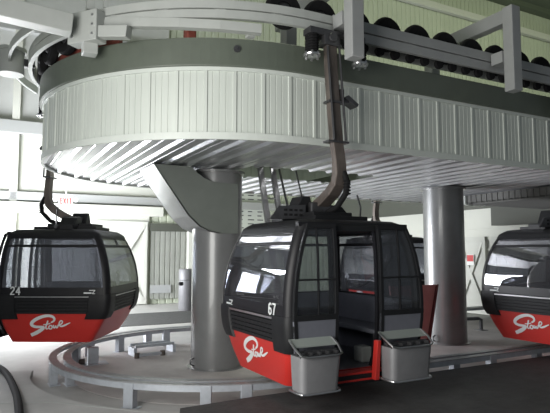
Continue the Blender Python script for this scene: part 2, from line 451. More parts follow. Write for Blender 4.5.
rol0 = MB().lathe([(0, -.03), (.07, -.03), (.075, 0), (.07, .03), (0, .03)], (0, 0, 0), 'y', 14).build('roller', M['rubber'], CV, smooth=True, loc=(.55, -3.10, .13))
for i in range(1, 34):
    r2 = rol0.copy(); COL.objects.link(r2); r2.parent = CV; r2.location = (.55 + .2825 * i, -3.10, .13)
MB().sweep(arc(3.5, -158, -212, 20), [(-.02, 4.93), (.02, 4.93), (.02, 5.06), (-.02, 5.06)]).build('outer_guard', M['frame'], CV, CO)
# running rail under the curved frame
RR = MB(); rp_ = [(3.2 * math.cos(math.radians(a_)), 3.2 * math.sin(math.radians(a_)), z_ + .02) for a_, z_ in ((-140, 4.89), (-131, 4.82), (-122, 4.78), (-113, 4.755), (-104, 4.74))]
for p_, q_ in zip(rp_, rp_[1:]): RR.bar(p_, Vector(q_) + (Vector(q_) - Vector(p_)).normalized() * .01, .10, .115)
rr = tag(RR.build('running_rail', M['frame'], None, (0, 0, -4.69), loc=(0, 0, 4.69)), 'pale curved running rail under the rounded end of the conveyor frame', 'rail')
st = MB(); q = math.radians(-106); st.box((3.1 * math.cos(q), 3.1 * math.sin(q), 4.715), (.1, .08, .06)); st.build('rail_foot', M['frame'], rr, (0, 0, -4.69))

# inverted L brackets holding the conveyor
def l_bracket(x, y, ztop, label, zb):
    t = thing('hanging_bracket', label, 'bracket', (x, y, zb))
    MB().bx(-.095, .095, -.09, .09, 0, ztop - zb).build('drop_post', M['framed'], t, bevel=.012)
    MB().bx(-.085, .085, .09, 2.0, ztop - zb - .24, ztop - zb - .02).build('cross_arm', M['framed'], t, bevel=.012)
    MB().bx(-.09, .09, 1.6, 1.8, 4.69 - zb, ztop - zb - .24).build('inner_leg', M['framed'], t)
    MB().bx(-.12, .12, .09, .30, 4.9 - zb, 5.08 - zb).build('clamp_plate', M['framed'], t)
    return t
l_bracket(.335, -3.56, 5.74, 'grey square post hanging above the open cabin beside its steel arm', 4.43)
l_bracket(3.325, -3.56, 5.76, 'grey inverted L bracket over the conveyor well beyond the open cabin', 4.43)
# big cross beam and bolted box at the rounded end
bb = thing('cross_beam', 'pale grey box beam with bolted plate crossing above the rounded end', 'beam', (-2.74, -1.86, 4.6))
BO = (2.74, 1.86, -4.6)
MB().bar((-5.2, -1.95, 4.98), (-2.86, -2.0, 4.81), .22, .24).build('beam', M['frame'], bb, BO, bevel=.01)
bd = Vector((.63, -.77, 0)).normalized()
c = Vector((-2.66, -1.95, 4.83))
MB().bar(c - bd * .24, c + bd * .22, .2, .40).build('junction_box', M['frame'], bb, BO, bevel=.01)
bl = MB()
for s in (-.16, .16):
    for z in (-.12, 0, .12):
        p = c + bd * s + Vector((0, 0, z)); nr = Vector((-.77, -.63, 0)); bl.cyl(p + nr * .1, p + nr * .115, .015, 8)
bl.build('bolt_set', M['steel'], bb, BO)
MB().bx(-2.72, -2.54, -2.02, -1.84, 4.50, 4.64).build('stub_post', M['frame'], bb, BO, bevel=.01)
MB().bar(c + bd * .2 + Vector((0, 0, -.08)), (-2.24, -2.40, 4.70), .13, .15).build('side_arm', M['frame'], bb, BO, bevel=.01)
MB().bx(-2.68, -2.58, -1.95, -1.85, 5.1, 6.4).build('riser', M['frame'], bb, BO)
MB().bx(-2.50, -2.44, -2.1, -2.04, 5.1, 6.4).build('riser', M['frame'], bb, BO)
# drive motor behind the rounded end
mo = thing('drive_motor', 'pale drum shaped drive motor beside the tires at the rounded end', 'motor', (-3.46, .35, 4.78))
MB().cyl((0, 0, 0), (0, 0, .36), .19, 24).build('housing', M['frame'], mo, smooth=True)
MB().cyl((0, 0, .36), (0, 0, .41), .22, 24).build('end_cap', M['frame'], mo, smooth=True)
MB().bx(.1, .34, -.06, .06, .15, .27).build('mounting_arm', M['dsteel'], mo)

# ------------------------------------------------------------------ lower canopy beyond the second column
cn = thing('lower_canopy', 'low ribbed metal canopy beneath the terminal beyond the plain column', 'canopy', (7.0, -.3, 3.16))
mb = MB(); P = []
y = .80
while y > -1.55:
    P += [(y, 0), (y - .11, 0), (y - .115, .015), (y - .155, .015), (y - .16, 0)]; y -= .16
n = len(P)
mb.add([(7 - b, a, 3.19) for a, b in P] + [(7 - b, a, 3.395) for a, b in P], [(i, i + 1, n + i + 1, n + i) for i in range(n - 1)])
mb.build('face_panel', M['deckgrey'], cn, (-7, .3, -3.16))
mb = MB(); x = 7.0
while x < 10.2:
    mb.bx(x, x + .14, -1.55, .85, 3.20, 3.22); mb.bx(x + .14, x + .2, -1.55, .85, 3.17, 3.20); x += .2
mb.build('underside_deck', M['deckgrey'], cn, (-7, .3, -3.16))
MB().cyl((7.0, .84, 3.17), (7.0, .84, 3.395), .07, 16).build('corner_post', M['trim'], cn, (-7, .3, -3.16), smooth=True)
MB().bx(7.05, 10.2, .8, .85, 3.2, 3.395).build('side_panel', M['framed'], cn, (-7, .3, -3.16))

# ------------------------------------------------------------------ gondola cabin (door side -y, ends +-x)
ZB = .46
HX = [(.46, .85), (.70, .91), (.95, .95), (1.25, .98), (1.5, .975), (1.75, .945), (2.0, .89), (2.2, .82), (2.32, .765)]
HI = [(.46, .62), (.70, .77), (.95, .90), (1.25, .945), (1.5, .935), (1.75, .895), (2.0, .82), (2.2, .73), (2.32, .66)]
HO = [(.46, .74), (.70, .86), (.95, .935), (1.25, .955), (1.5, .955), (1.75, .95), (2.0, .94), (2.2, .92), (2.32, .90)]
CR, K, MI = .10, 5, 14
NQ = K + MI
def loop(z, off=0.0):
    hx, hi, ho = lerp_tab(HX, z) + off, lerp_tab(HI, z) + off, lerp_tab(HO, z) + off
    cs = [(-hx + CR, -ho + CR, 180), (hx - CR, -ho + CR, 270), (hx - CR, hi - CR, 0), (-hx + CR, hi - CR, 90)]
    P = []
    for i, (cx, cy, a0) in enumerate(cs):
        pts = [(cx + CR * math.cos(math.radians(a0 + 90 * k / K)), cy + CR * math.sin(math.radians(a0 + 90 * k / K))) for k in range(K + 1)]
        P += pts
        nx_, ny_, b0 = cs[(i + 1) % 4]
        q = (nx_ + CR * math.cos(math.radians(b0)), ny_ + CR * math.sin(math.radians(b0)))
        for j in range(1, MI): P.append((pts[-1][0] + (q[0] - pts[-1][0]) * j / MI, pts[-1][1] + (q[1] - pts[-1][1]) * j / MI))
    return P   # 4*(K+MI) points
NL = 4 * NQ
def band(mb, zs, i0, i1, off=0.0, th=.03, offs=None):
    """strip of the body between loop indices i0..i1 (mod NL), given thickness"""
    full = (i1 - i0) >= NL
    idx = [i % NL for i in range(i0, i1 + (0 if full else 1))]; m = len(idx); vs = []
    for s in (0, 1):
        for j, z in enumerate(zs):
            o = (offs[j] if offs else off) - s * th
            L = loop(z, o)
            vs += [(L[i][0], L[i][1], z) for i in idx]
    nz = len(zs); fs = []; B = nz * m
    rng = range(m) if full else range(m - 1)
    for j in range(nz - 1):
        for i in rng:
            i2 = (i + 1) % m; fs.append((j * m + i, j * m + i2, (j + 1) * m + i2, (j + 1) * m + i)); fs.append((B + j * m + i, B + (j + 1) * m + i, B + (j + 1) * m + i2, B + j * m + i2))
    for i in rng:
        i2 = (i + 1) % m
        fs.append((i, B + i, B + i2, i2)); t = (nz - 1) * m; fs.append((t + i, t + i2, B + t + i2, B + t + i))
    if not full:
        for j in range(nz - 1):
            fs.append((j * m, (j + 1) * m, B + (j + 1) * m, B + j * m)); e = m - 1
            fs.append((j * m + e, B + j * m + e, B + (j + 1) * m + e, (j + 1) * m + e))
    return mb.add(vs, fs)
def zr(a, b, n): return [a + (b - a) * i / n for i in range(n + 1)]
# loop index ranges: corner i = NQ*i .. NQ*i+K ; side i = NQ*i+K .. NQ*(i+1); side 0 door, 1 +x end, 2 inner, 3 -x end
def door_slab(mb, x0, x1, z0, z1, off, th, n=5):
    vs = []
    for z in zr(z0, z1, n):
        y = -(lerp_tab(HO, z) + off)
        a = x0(z) if callable(x0) else x0; b = x1(z) if callable(x1) else x1
        vs += [(a, y, z), (b, y, z), (b, y + th, z), (a, y + th, z)]
    fs = [(0, 1, 2, 3), tuple(4 * n + k for k in (3, 2, 1, 0))]
    for j in range(n):
        a = 4 * j
        for k in range(4): fs.append((a + k, a + (k + 1) % 4, a + 4 + (k + 1) % 4, a + 4 + k))
    return mb.add(vs, fs)

# script lettering on the red skirt: strokes in crop units (x right, y down)
ST = [([(268, 138), (296, 122), (304, 100), (286, 78), (240, 68), (180, 78), (110, 108), (72, 142), (74, 166), (110, 181), (160, 183), (190, 186), (176, 205), (120, 240), (58, 268)],
       [7, 9, 11, 13, 14, 16, 17, 17, 15, 13, 12, 13, 17, 19, 17]),
      ([(238, 118), (226, 150), (214, 188), (222, 204), (238, 196)], [7, 7, 7, 6, 5]), ([(190, 160), (225, 156), (262, 146)], [5] * 3),
      ([(262, 166), (246, 180), (250, 200), (268, 202), (280, 184), (270, 167), (258, 170)], [6] * 7),
      ([(294, 162), (293, 184), (303, 192), (316, 170), (320, 188), (332, 188), (344, 158)], [6] * 7),
      ([(356, 162), (380, 146), (386, 126), (370, 118), (354, 138), (354, 164), (372, 176), (402, 168), (436, 152), (466, 138)], [6, 6, 6, 6, 6, 7, 8, 9, 7, 3])]
def end_pt(end, hor, z, off):
    """point on an end face; hor = metres to the viewer's right of the centre"""
    hx = lerp_tab(HX, z) + off
    return (end * hx, (hor if end > 0 else -hor), z)
def smooth_path(p, w):
    P, W = [], []
    for i in range(len(p) - 1):
        p0, p1, p2, p3 = p[max(i - 1, 0)], p[i], p[i + 1], p[min(i + 2, len(p) - 1)]
        for k in range(4):
            t = k / 4
            P.append(tuple(.5 * ((2 * p1[j]) + (-p0[j] + p2[j]) * t + (2 * p0[j] - 5 * p1[j] + 4 * p2[j] - p3[j]) * t * t + (-p0[j] + 3 * p1[j] - 3 * p2[j] + p3[j]) * t ** 3) for j in (0, 1)))
            W.append(w[i] + (w[i + 1] - w[i]) * t)
    P.append(p[-1]); W.append(w[-1]); return P, W
def lettering(end, scale=.00165, zc=.755, hc=.0):
    mb = MB(); lay = .006
    for pts, ws in ST:
        P, W = smooth_path(pts, ws); lay += .0006
        top = []; n = len(P)
        for i, (x, y) in enumerate(P):
            a = P[max(i - 1, 0)]; b = P[min(i + 1, n - 1)]; d = Vector((b[0] - a[0], b[1] - a[1])).normalized(); nx, ny = -d.y, d.x
            for s in (-1, 1):
                hx_, vy_ = (x + nx * W[i] * s - 255) * scale + hc, zc - (y + ny * W[i] * s - 168) * scale
                top.append(end_pt(end, hx_, vy_, lay))
        bot = [(v[0] - end * .005, v[1], v[2]) for v in top]; m = len(top)
        fs = []
        for i in range(n - 1):
            a = 2 * i
            fs += [(a, a + 1, a + 3, a + 2), (m + a, m + a + 2, m + a + 3, m + a + 1), (a, a + 2, m + a + 2, m + a), (a + 1, m + a + 1, m + a + 3, a + 3)]
        fs += [(0, m, m + 1, 1), (m - 2, m - 1, 2 * m - 1, 2 * m - 2)]
        mb.add(top + bot, fs)
    return mb
# seven segment free digits, drawn as strokes on a 0..6 x 0..10 grid
DG = {'6': [[(5.2, 9), (3, 10), (1, 8.6), (.5, 5), (.8, 1.6), (3, 0), (5.2, 1.2), (5.6, 3.2), (4.6, 5.2), (2.6, 5.6), (.8, 4.4)]],
      '7': [[(.4, 9.8), (5.6, 9.8), (3.6, 5.6), (2.4, 0)]],
      '2': [[(.6, 8), (1.6, 9.7), (3.4, 10), (5.2, 8.8), (5, 6.6), (2.6, 3.4), (.5, .3), (5.6, .3)]],
      '4': [[(4.2, 0), (4.2, 10), (.4, 3.2), (5.8, 3.2)]]}
def number(end, txt, hc, zc, h=.125):
    mb = MB(); s = h / 10
    for k, ch in enumerate(txt):
        for strk in DG[ch]:
            for a, b in zip(strk, strk[1:]):
                f = lambda p: Vector(end_pt(end, hc + (p[0] - 3 + (k - (len(txt) - 1) / 2) * 7.6) * s, zc + (p[1] - 5) * s, .014))
                pa, pb = f(a), f(b); d = (pb - pa).normalized() * .004
                mb.bar(pa - d, pb + d, .020, .006, up=(end, 0, 0))
    return mb
def maker_mark(end, hc, zc):
    mb = MB(); g = lambda h, v: Vector(end_pt(end, hc + h, zc + v, .013))
    for a, b, w in (((-.09, -.01), (.04, -.01), .022), ((.0, .035), (.1, .035), .012), ((.1, .035), (.055, -.015), .012), ((.055, -.02), (.1, -.02), .01)):
        mb.bar(g(*a), g(*b), w, .006, up=(end, 0, 0))
    return mb

GL = 'red and black gondola cabins hanging from the terminal'
def make_gondola():
    g = thing('gondola_cabin', '', 'gondola', (.22, -2.80, ZB), 0, GL)
    O = (0, 0, -ZB)
    B = lambda mb, nm, m, par=g, **k: mb.build(nm, M[m], par, O, **k)
    # lower red shell with bottom pan
    mb = MB(); band(mb, zr(.47, .60, 2), 0, NL, 0, .03); band(mb, zr(.60, .95, 5), NQ, NL + K, 0, .03)
    L = loop(.46, -.03); mb.add([(x, y, .47) for x, y in L] + [(x, y, .50) for x, y in L], [tuple(range(NL))[::-1], tuple(range(NL, 2 * NL))] + [(i, (i + 1) % NL, NL + (i + 1) % NL, NL + i) for i in range(NL)])
    B(mb, 'red_shell', 'red', smooth=True)
    # ribbed belt
    mb = MB(); zs, of = [], []
    z = .95
    while z < 1.215:
        zs += [z, z + .004, z + .040, z + .044]; of += [.002, .018, .018, .002]; z += .053
    zs.append(1.222); of.append(.002)
    band(mb, zs, NQ, NL + K, th=.05, offs=of); B(mb, 'ribbed_belt', 'satin', smooth=True)
    mb = MB(); band(mb, zr(1.222, 1.245, 1), NQ + K, NL + K, .02, .05); B(mb, 'belt_moulding', 'steel', smooth=True)
    mb = MB(); band(mb, zr(1.245, 1.39, 3), NQ, NL + K, .004, .04); B(mb, 'window_apron', 'black', smooth=True)
    # pillars
    for c in range(4):
        mb = MB(); band(mb, zr(1.24, 2.26, 9), NQ * c, NQ * c + K, .012, .05); B(mb, 'corner_pillar', 'black', smooth=True)
    # corner bumpers
    for c in range(4):
        mb = MB(); zs = zr(.86, 1.27, 8); of = [.012 + .026 * math.sin(PI * min(1, max(0, (i + .6) / 9))) ** .5 for i in range(9)]
        band(mb, zs, NQ * c - 2, NQ * c + K + 2, th=.08, offs=of); B(mb, 'corner_bumper', 'satin', smooth=True)
    # end windows, inner window
    for s, nm in ((1, 'end_window'), (3, 'end_window'), (2, 'side_window')):
        mb = MB(); L0 = NQ * s + K; band(mb, zr(1.39, 2.24, 8), L0, L0 + MI, -.002, .008)
        w = B(mb, nm, 'winend' if s != 2 else 'winside', smooth=True)
        fr = MB(); band(fr, zr(2.07, 2.11, 1), L0, L0 + MI, .006, .03)
        if s == 2: band(fr, zr(2.11, 2.24, 2), L0 + 7, L0 + 8, .004, .02)
        B(fr, 'vent_bar', 'satin', w, smooth=True)
        fr = MB(); band(fr, zr(2.215, 2.26, 1), L0, L0 + MI, .006, .03); B(fr, 'window_header', 'black', w, smooth=True)
    # roof
    mb = MB(); rings = [(2.24, .014), (2.30, .02), (2.34, -.02), (2.37, -.10), (2.385, -.25)]; vs = []
    for z, o in rings:
        L = loop(min(z, 2.32), o if o > -.09 else 0)
        sc_ = 1 if o > -.09 else (1 + o)
        vs += [(x * sc_, y * sc_, z) for x, y in L]
    fs = []
    for j in range(len(rings) - 1):
        for i in range(NL): fs.append((j * NL + i, j * NL + (i + 1) % NL, (j + 1) * NL + (i + 1) % NL, (j + 1) * NL + i))
    fs.append(tuple((len(rings) - 1) * NL + i for i in range(NL))); 
    L = loop(2.26, -.05); o = len(vs); vs += [(x, y, 2.25) for x, y in L]; fs.append(tuple(o + i for i in range(NL))[::-1])
    for i in range(NL): fs.append((i, o + i, o + (i + 1) % NL, (i + 1) % NL))
    mb.add(vs, fs); B(mb, 'roof', 'satin', smooth=True)
    # door frame: jambs, header, sill
    mb = MB()
    eL, eR = (lambda z: -(lerp_tab(HX, z) - .06)), (lambda z: lerp_tab(HX, z) - .06)
    for x0, x1 in ((eL, -.34), (.29, eR)):
        door_slab(mb, x0, x1, .60, 1.28, -.03, .05, 5)
    for a in (-.38, .29): door_slab(mb, a, a + .04, 1.28, 2.30, -.03, .05, 6)
    door_slab(mb, -.80, .80, 2.285, 2.335, .0, .07, 2)
    ds = B(mb, 'door_surround', 'black', smooth=True)
    for x0, x1 in ((eL, -.38), (.33, eR)):
        mb = MB(); door_slab(mb, x0, x1, 1.28, 2.29, -.012, .008, 6); B(mb, 'fixed_pane', 'windoor', ds, smooth=True)
    mb = MB(); mb.bx(-.42, .38, -.99, -.80, .465, .575); dsl = B(mb, 'door_sill', 'satin', bevel=.008)
    mb = MB(); mb.bx(-.42, .38, -.995, -.84, .575, .60); mb.bx(-.42, .38, -1.0, -.96, .50, .522); B(mb, 'red_sill_strip', 'red', dsl, bevel=.004)
    mb = MB(); mb.prism([(.135, .50), (.20, .50), (.235, .95), (.185, .95)], lambda a, b, t: (a, t, b), -1.06, -.98); B(mb, 'red_jamb_strip', 'red', bevel=.008)
    # sliding doors pushed open, each with its ski bin
    for sgn, x0, x1 in ((-1, -.86, -.345), (1, .27, .88)):
        d = MB()
        ed = lambda q: (lambda z: sgn * (lerp_tab(HX, z) - q))
        if sgn < 0: X0_, X1_, ins = ed(.045), x1, ((ed(.045), ed(.085)), (x1 - .04, x1))
        else: X0_, X1_, ins = x0, ed(.045), ((x0, x0 + .04), (ed(.085), ed(.045)))
        for a, b in ins: door_slab(d, a, b, .60, 2.31, .075, .045, 9)
        xm = (x0 + x1) / 2; door_slab(d, xm - .008, xm + .008, 1.28, 2.30, .066, .03, 8)
        for a, b in ((.60, .68), (1.23, 1.29), (1.67, 1.69), (2.265, 2.315)): door_slab(d, X0_, X1_, a, b, .073, .041, 2)
        d = B(d, 'sliding_door', 'satin', smooth=True)
        q = MB(); door_slab(q, X0_, X1_, 1.28, 2.28, .055, .008, 7); B(q, 'door_pane', 'windoor', d, smooth=True)
        q = MB(); door_slab(q, X0_, X1_, .66, 1.26, .068, .03, 4); B(q, 'kick_panel', 'slate', d)
        # ski bin
        xc = (-.72 if sgn < 0 else .55); w = .275 if sgn < 0 else .325
        y0 = -1.03; zb, zt = .505, .945
        q = MB(); out = []
        def tray(z, wd, dp):
            r = .07; P = [(xc - wd, y0)]
            for k in range(5):
                a = math.radians(180 + 90 * k / 4); P.append((xc - wd + r + r * math.cos(a), y0 - dp + r + r * math.sin(a)))
            for k in range(5):
                a = math.radians(270 + 90 * k / 4); P.append((xc + wd - r + r * math.cos(a), y0 - dp + r + r * math.sin(a)))
            P.append((xc + wd, y0)); return [(x, y, z) for x, y in P]
        A, Cc = tray(zb, w - .035, .20), tray(zt - .06, w - .015, .235); n = len(A)
        A2 = tray(zb + .02, w - .055, .18); C2 = tray(zt - .06, w - .035, .215)
        q.add(A + Cc, [tuple(range(n))[::-1]] + [(i, (i + 1) % n, n + (i + 1) % n, n + i) for i in range(n)])
        q.add(A2 + C2, [tuple(range(n))] + [(n + i, n + (i + 1) % n, (i + 1) % n, i) for i in range(n)])
        bn = B(q, 'ski_bin', 'bin', d, smooth=True)
        q = MB()
        q.add([(xc - w, y0 + .02, zt + .10), (xc + w, y0 + .02, zt + .10), (xc + w, y0 - .09, zt + .035), (xc - w, y0 - .09, zt + .035),
               (xc - w, y0 + .02, zt + .085), (xc + w, y0 + .02, zt + .085), (xc + w, y0 - .09, zt + .02), (xc - w, y0 - .09, zt + .02)],
              [(0, 1, 2, 3), (4, 7, 6, 5), (0, 4, 5, 1), (1, 5, 6, 2), (2, 6, 7, 3), (3, 7, 4, 0)])
        B(q, 'bin_lid', 'lid', d)
        q = MB()
        q.bx(xc - w + .02, xc + w - .02, y0 - .20, y0 - .02, zt - .07, zt - .05)
        for k in range(5):
            xk = xc - w + .06 + k * (2 * w - .12) / 4; q.bx(xk - .012, xk + .012, y0 - .2, y0 - .03, zt - .05, zt - .02)
        q.bx(xc - w + .02, xc + w - .02, y0 - .13, y0 - .105, zt - .05, zt - .01)
        B(q, 'slot_divider', 'dsteel', d)
        q = MB()
        up = [(xc - w, y0, zt + .09), (xc - w - .005, y0 - .11, zt + .03), (xc - w + .02, y0 - .225, zt - .045), (xc - w + .09, y0 - .25, zt - .06), (xc + w - .09, y0 - .25, zt - .06), (xc + w - .02, y0 - .225, zt - .045), (xc + w + .005, y0 - .11, zt + .03), (xc + w, y0, zt + .09)]
        q.tube(up, .013, 8)
        lo = [(xc - w + .0, y0, zb + .01)] + [(xc - w + .01, y0 - .15, zb), (xc - w + .04, y0 - .205, zb - .005), (xc - w + .1, y0 - .225, zb - .005), (xc + w - .1, y0 - .225, zb - .005), (xc + w - .04, y0 - .205, zb - .005), (xc + w - .01, y0 - .15, zb)] + [(xc + w, y0, zb + .01)]
        B(q, 'rim_wire', 'steel', d, smooth=True)
        q = MB(); q.tube(lo, .013, 8); B(q, 'base_wire', 'steel', d, smooth=True)
    # cabin interior
    mb = MB(); L = loop(.72, -.05); mb.add([(x, y, .57) for x, y in loop(.57, -.035)] + [(x, y, .60) for x, y in loop(.60, -.035)], [tuple(range(NL))[::-1], tuple(range(NL, 2 * NL))] + [(i, (i + 1) % NL, NL + (i + 1) % NL, NL + i) for i in range(NL)])
    B(mb, 'cabin_floor', 'slate')
    mb = MB(); band(mb, zr(.605, 1.37, 6), NQ + 1, NL + K - 1, -.04, .02); B(mb, 'inner_lining', 'slate', smooth=True)
    for e in (-1, 1):
        s = MB(); s.bx(e * .40, e * .86, -.72, .72, .96, 1.02); s = B(s, 'bench_seat', 'slate', bevel=.02)
        s2 = MB(); s2.bar((e * .84, 0, 1.02), (e * .89, 0, 1.36), 1.3, .05, up=(1, 0, 0)); B(s2, 'bench_back', 'slate', s)
        s2 = MB(); s2.tube([(e * .42, -.7, .62), (e * .42, -.7, .97)], .02, 8); B(s2, 'bench_support', 'dsteel', s, smooth=True)
        s2 = MB(); s2.tube([(e * .42, .6, .62), (e * .42, .6, .97)], .02, 8); B(s2, 'bench_support', 'dsteel', s, smooth=True)
    mb = MB(); mb.tube([(-.6, .80, 1.0), (.62, .80, 1.0)], .03, 10); B(mb, 'grab_rail', 'satin', smooth=True)
    mb = MB(); mb.bx(.28, .44, -.62, -.44, .605, .80); B(mb, 'floor_box', 'frame', bevel=.02)
    # roof gear
    mb = MB(); mb.bx(-.60, .60, -.16, .16, 2.37, 2.47); mb.bx(-.40, .40, -.62, .50, 2.36, 2.44); mb.bx(-.3, .3, -.42, .40, 2.44, 2.50)
    mb.prism([(-.42, 2.44), (-.10, 2.44), (-.17, 2.72), (-.29, 2.72)], lambda a, b, t: (a, t, b), -.14, .14)
    mb.prism([(.10, 2.44), (.50, 2.44), (.34, 2.60), (.16, 2.62)], lambda a, b, t: (a, t, b), -.14, .14)
    B(mb, 'roof_carrier', 'satin', bevel=.01)
    mb = MB(); mb.prism([(-.80, 2.40), (-.28, 2.42), (-.28, 2.60), (-.66, 2.57)], lambda a, b, t: (a, t, b), -.20, -.17)
    pn = B(mb, 'perforated_plate', 'dsteel')
    for i in range(4):
        for j in range(2):
            mb = MB(); mb.bx(-.60 + i * .075, -.555 + i * .075, -.207, -.199, 2.45 + j * .06, 2.478 + j * .06); B(mb, 'plate_slot', 'rubber', pn)
    mb = MB(); mb.cyl((.55, -.1, 2.42), (.70, -.1, 2.43), .035, 10); mb.tube([(.66, -.1, 2.42), (.68, -.1, 2.6), (.62, -.1, 2.78)], .012, 6); B(mb, 'door_actuator', 'dsteel', smooth=True)
    O = (-.04, -.08, -ZB)
    # hanger: flat steel arm outside the fascia, curling back over the roof
    path = [(-.07, -.46, 4.68), (-.045, -.46, 4.2), (-.015, -.46, 3.75), (.015, -.46, 3.40), (.05, -.465, 3.15), (.055, -.465, 2.98), (.055, -.43, 2.86), (.045, -.33, 2.76), (.03, -.18, 2.67), (.01, .0, 2.58), (-.01, .08, 2.50)]
    mb = MB(); vs = []; n = len(path)
    for i, p in enumerate(path):
        a, b = Vector(path[max(i - 1, 0)]), Vector(path[min(i + 1, n - 1)]); t = (b - a).normalized(); sx = Vector((1, 0, 0)); nn = t.cross(sx).normalized()
        hw = .078 if i < 5 else (.08 if i < 7 else .09); ht = .05 if i < 5 else .06
        for cx, cy in ((-1, -1), (1, -1), (1, 1), (-1, 1)): vs.append(Vector(p) + sx * hw * cx + nn * ht * cy)
    fs = [(0, 1, 2, 3), tuple(4 * (n - 1) + k for k in (3, 2, 1, 0))]
    for i in range(n - 1):
        for k in range(4): fs.append((4 * i + k, 4 * i + (k + 1) % 4, 4 * i + 4 + (k + 1) % 4, 4 * i + 4 + k))
    mb.add(vs, fs); hg = B(mb, 'hanger_arm', 'rust', bevel=.012)
    mb = MB()
    for x in (-.155, .025): mb.tube([(x, -.535, 4.6), (x + .09, -.535, 3.4)], .016, 6)
    mb.bx(-.14, .17, -.53, -.39, 3.37, 3.395); mb.bx(-.13, .10, -.53, -.39, 3.88, 3.91)
    B(mb, 'arm_flange', 'dsteel', hg, smooth=True)
    mb = MB(); mb.tube([(.10, -.50, 3.0), (.11, -.56, 2.86), (.09, -.55, 2.72), (.06, -.40, 2.56), (.04, -.2, 2.50)], .04, 10)
    for k in range(5): mb.lathe([(.04, -.010), (.052, 0), (.04, .010)], (.105, -.56, 2.88 - k * .04), 'z', 12)
    B(mb, 'shock_absorber', 'rubber', hg, smooth=True)
    mb = MB(); mb.bx(-.16, .16, -.14, .16, 2.44, 2.64); B(mb, 'pivot_block', 'dsteel', hg, bevel=.02)
    mb = MB(); mb.bx(.06, .18, -.52, -.40, 3.90, 3.96); mb.cyl((.10, -.46, 3.90), (.10, -.46, 4.08), .04, 10); mb.prism([(.1, 3.96), (.30, 3.86), (.32, 3.90), (.16, 4.0)], lambda a, b, t: (a, t, b), -.54, -.38)
    B(mb, 'guide_roller', 'dsteel', hg, smooth=True)
    # grip with two springs
    mb = MB(); mb.bx(-.40, .46, -.52, -.34, 4.74, 4.825); mb.bx(-.19, .05, -.53, -.36, 4.62, 4.76); mb.cyl((-.07, -.56, 4.72), (-.07, -.32, 4.72), .06, 14)
    gp = B(mb, 'cable_grip', 'dsteel', bevel=.008)
    for x in (-.33, .42):
        mb = MB(); pts = [(x + .075 * math.cos(t * .7), -.44 + .075 * math.sin(t * .7), 4.49 + t * .004) for t in range(0, 64)]
        mb.tube(pts, .017, 6); mb.cyl((x, -.44, 4.48), (x, -.44, 4.76), .04, 10); s = B(mb, 'grip_spring', 'rubber', gp, smooth=True)
        mb = MB(); mb.lathe([(0, 0), (.06, 0), (.11, .02), (.115, .04), (.08, .06), (0, .06)], (x, -.44, 4.44), 'z', 18)
        for k in range(6):
            a = k * PI / 3; mb.cyl((x + .085 * math.cos(a), -.44 + .085 * math.sin(a), 4.43), (x + .085 * math.cos(a), -.44 + .085 * math.sin(a), 4.51), .018, 6)
        B(mb, 'spring_cap', 'steel', s, smooth=True)
    O = (0, 0, -ZB)
    for e in (-1, 1): B(lettering(e, hc=-.05 * e), 'script_lettering', 'decal'); B(maker_mark(e, .62 if e > 0 else -.62, 1.31), 'maker_mark', 'decal')
    return g
G1 = make_gondola()
G1['label'] = 'open red and black cabin numbered 67 with two ski bins on its doors'
G2 = copy_tree(G1); G3 = copy_tree(G1); G4 = copy_tree(G1)
def place(g, ang_center, label, rc=2.80):
    pass
def num(g, txt):
    for e in (-1, 1): number(e, txt, (-.62 if e > 0 else .62), 1.335).build('cabin_number', M['decal'], g, (0, 0, -ZB))
num(G1, '67'); num(G2, '24'); num(G4, '26')
def on_arc(g, ang, turn=0):
    q = math.radians(ang); r = Vector((math.cos(q), math.sin(q))); y = -r; x = Vector((y.y, -y.x))
    g.location = (2.80 * r.x, 2.80 * r.y, ZB); g.rotation_euler.z = math.atan2(x.y, x.x) + math.radians(turn)
on_arc(G2, 142.5, 9)
G2['label'] = 'cabin numbered 24 hanging at the rounded end of the terminal'
G3.location = (5.37, -2.80, ZB)
G3['label'] = 'cabin without a visible number hanging beyond the plain column near the white doors'
G4.location = (6.15, 2.80, ZB); G4.rotation_euler.z = PI
G4['label'] = 'far cabin numbered 26 seen through the open doors of another cabin'
# pale sheet sticker in the side window of cabin 24
mb = MB()
random.seed(3)
for (x, z, w, h, t) in ((.42, 1.50, .05, .2, .3), (.35, 1.52, .045, .24, -.1), (.28, 1.50, .05, .22, -.4), (.36, 1.42, .16, .05, .1), (.47, 1.47, .04, .12, .8)):
    R_ = Matrix.Rotation(t, 3, 'Y'); mb.box((x, lerp_tab(HI, z) - .025, z), (w, .004, h), R_)
mb.build('window_sticker', M['decal'], G2, (0, 0, -ZB))

# ------------------------------------------------------------------ guide tracks on the floor
def track(Ro, label, posts, back_to):
    t = thing('guide_track', label, 'track', (0, 0, 0))
    path = straight(-Ro, XE, 0, -1, 30)[:-1] + arc(Ro, -90, -270, 64) + straight(Ro, 0, XE, 1, 30)[1:]
    path = [(x, y, nx, ny) for x, y, nx, ny in path]
    MB().sweep(path, [(-.02, .25), (0, .25), (0, .325), (-.02, .325)]).build('side_plate', M['rail'], t)
    MB().sweep(path, [(-.115, .325), (.006, .325), (.006, .338), (-.115, .338)]).build('top_plate', M['railtop'], t)
    n = 0
    for kind, v in posts:
        if kind == 'a':
            q = math.radians(v); c = Vector(((Ro - .03) * math.cos(q), (Ro - .03) * math.sin(q))); rz = q
        elif kind == 'f': c = Vector((v, -(Ro - .03))); rz = -PI / 2
        else: c = Vector((v, Ro - .03)); rz = PI / 2
        mb = MB(); mb.bx(-.07, .045, -.07, .07, 0.012, .325); mb.bx(-.11, .055, -.12, .12, 0, .012)
        mb.build('post', M['rail'], t, loc=(c.x, c.y, 0), rotz=rz, bevel=.008)
    return t
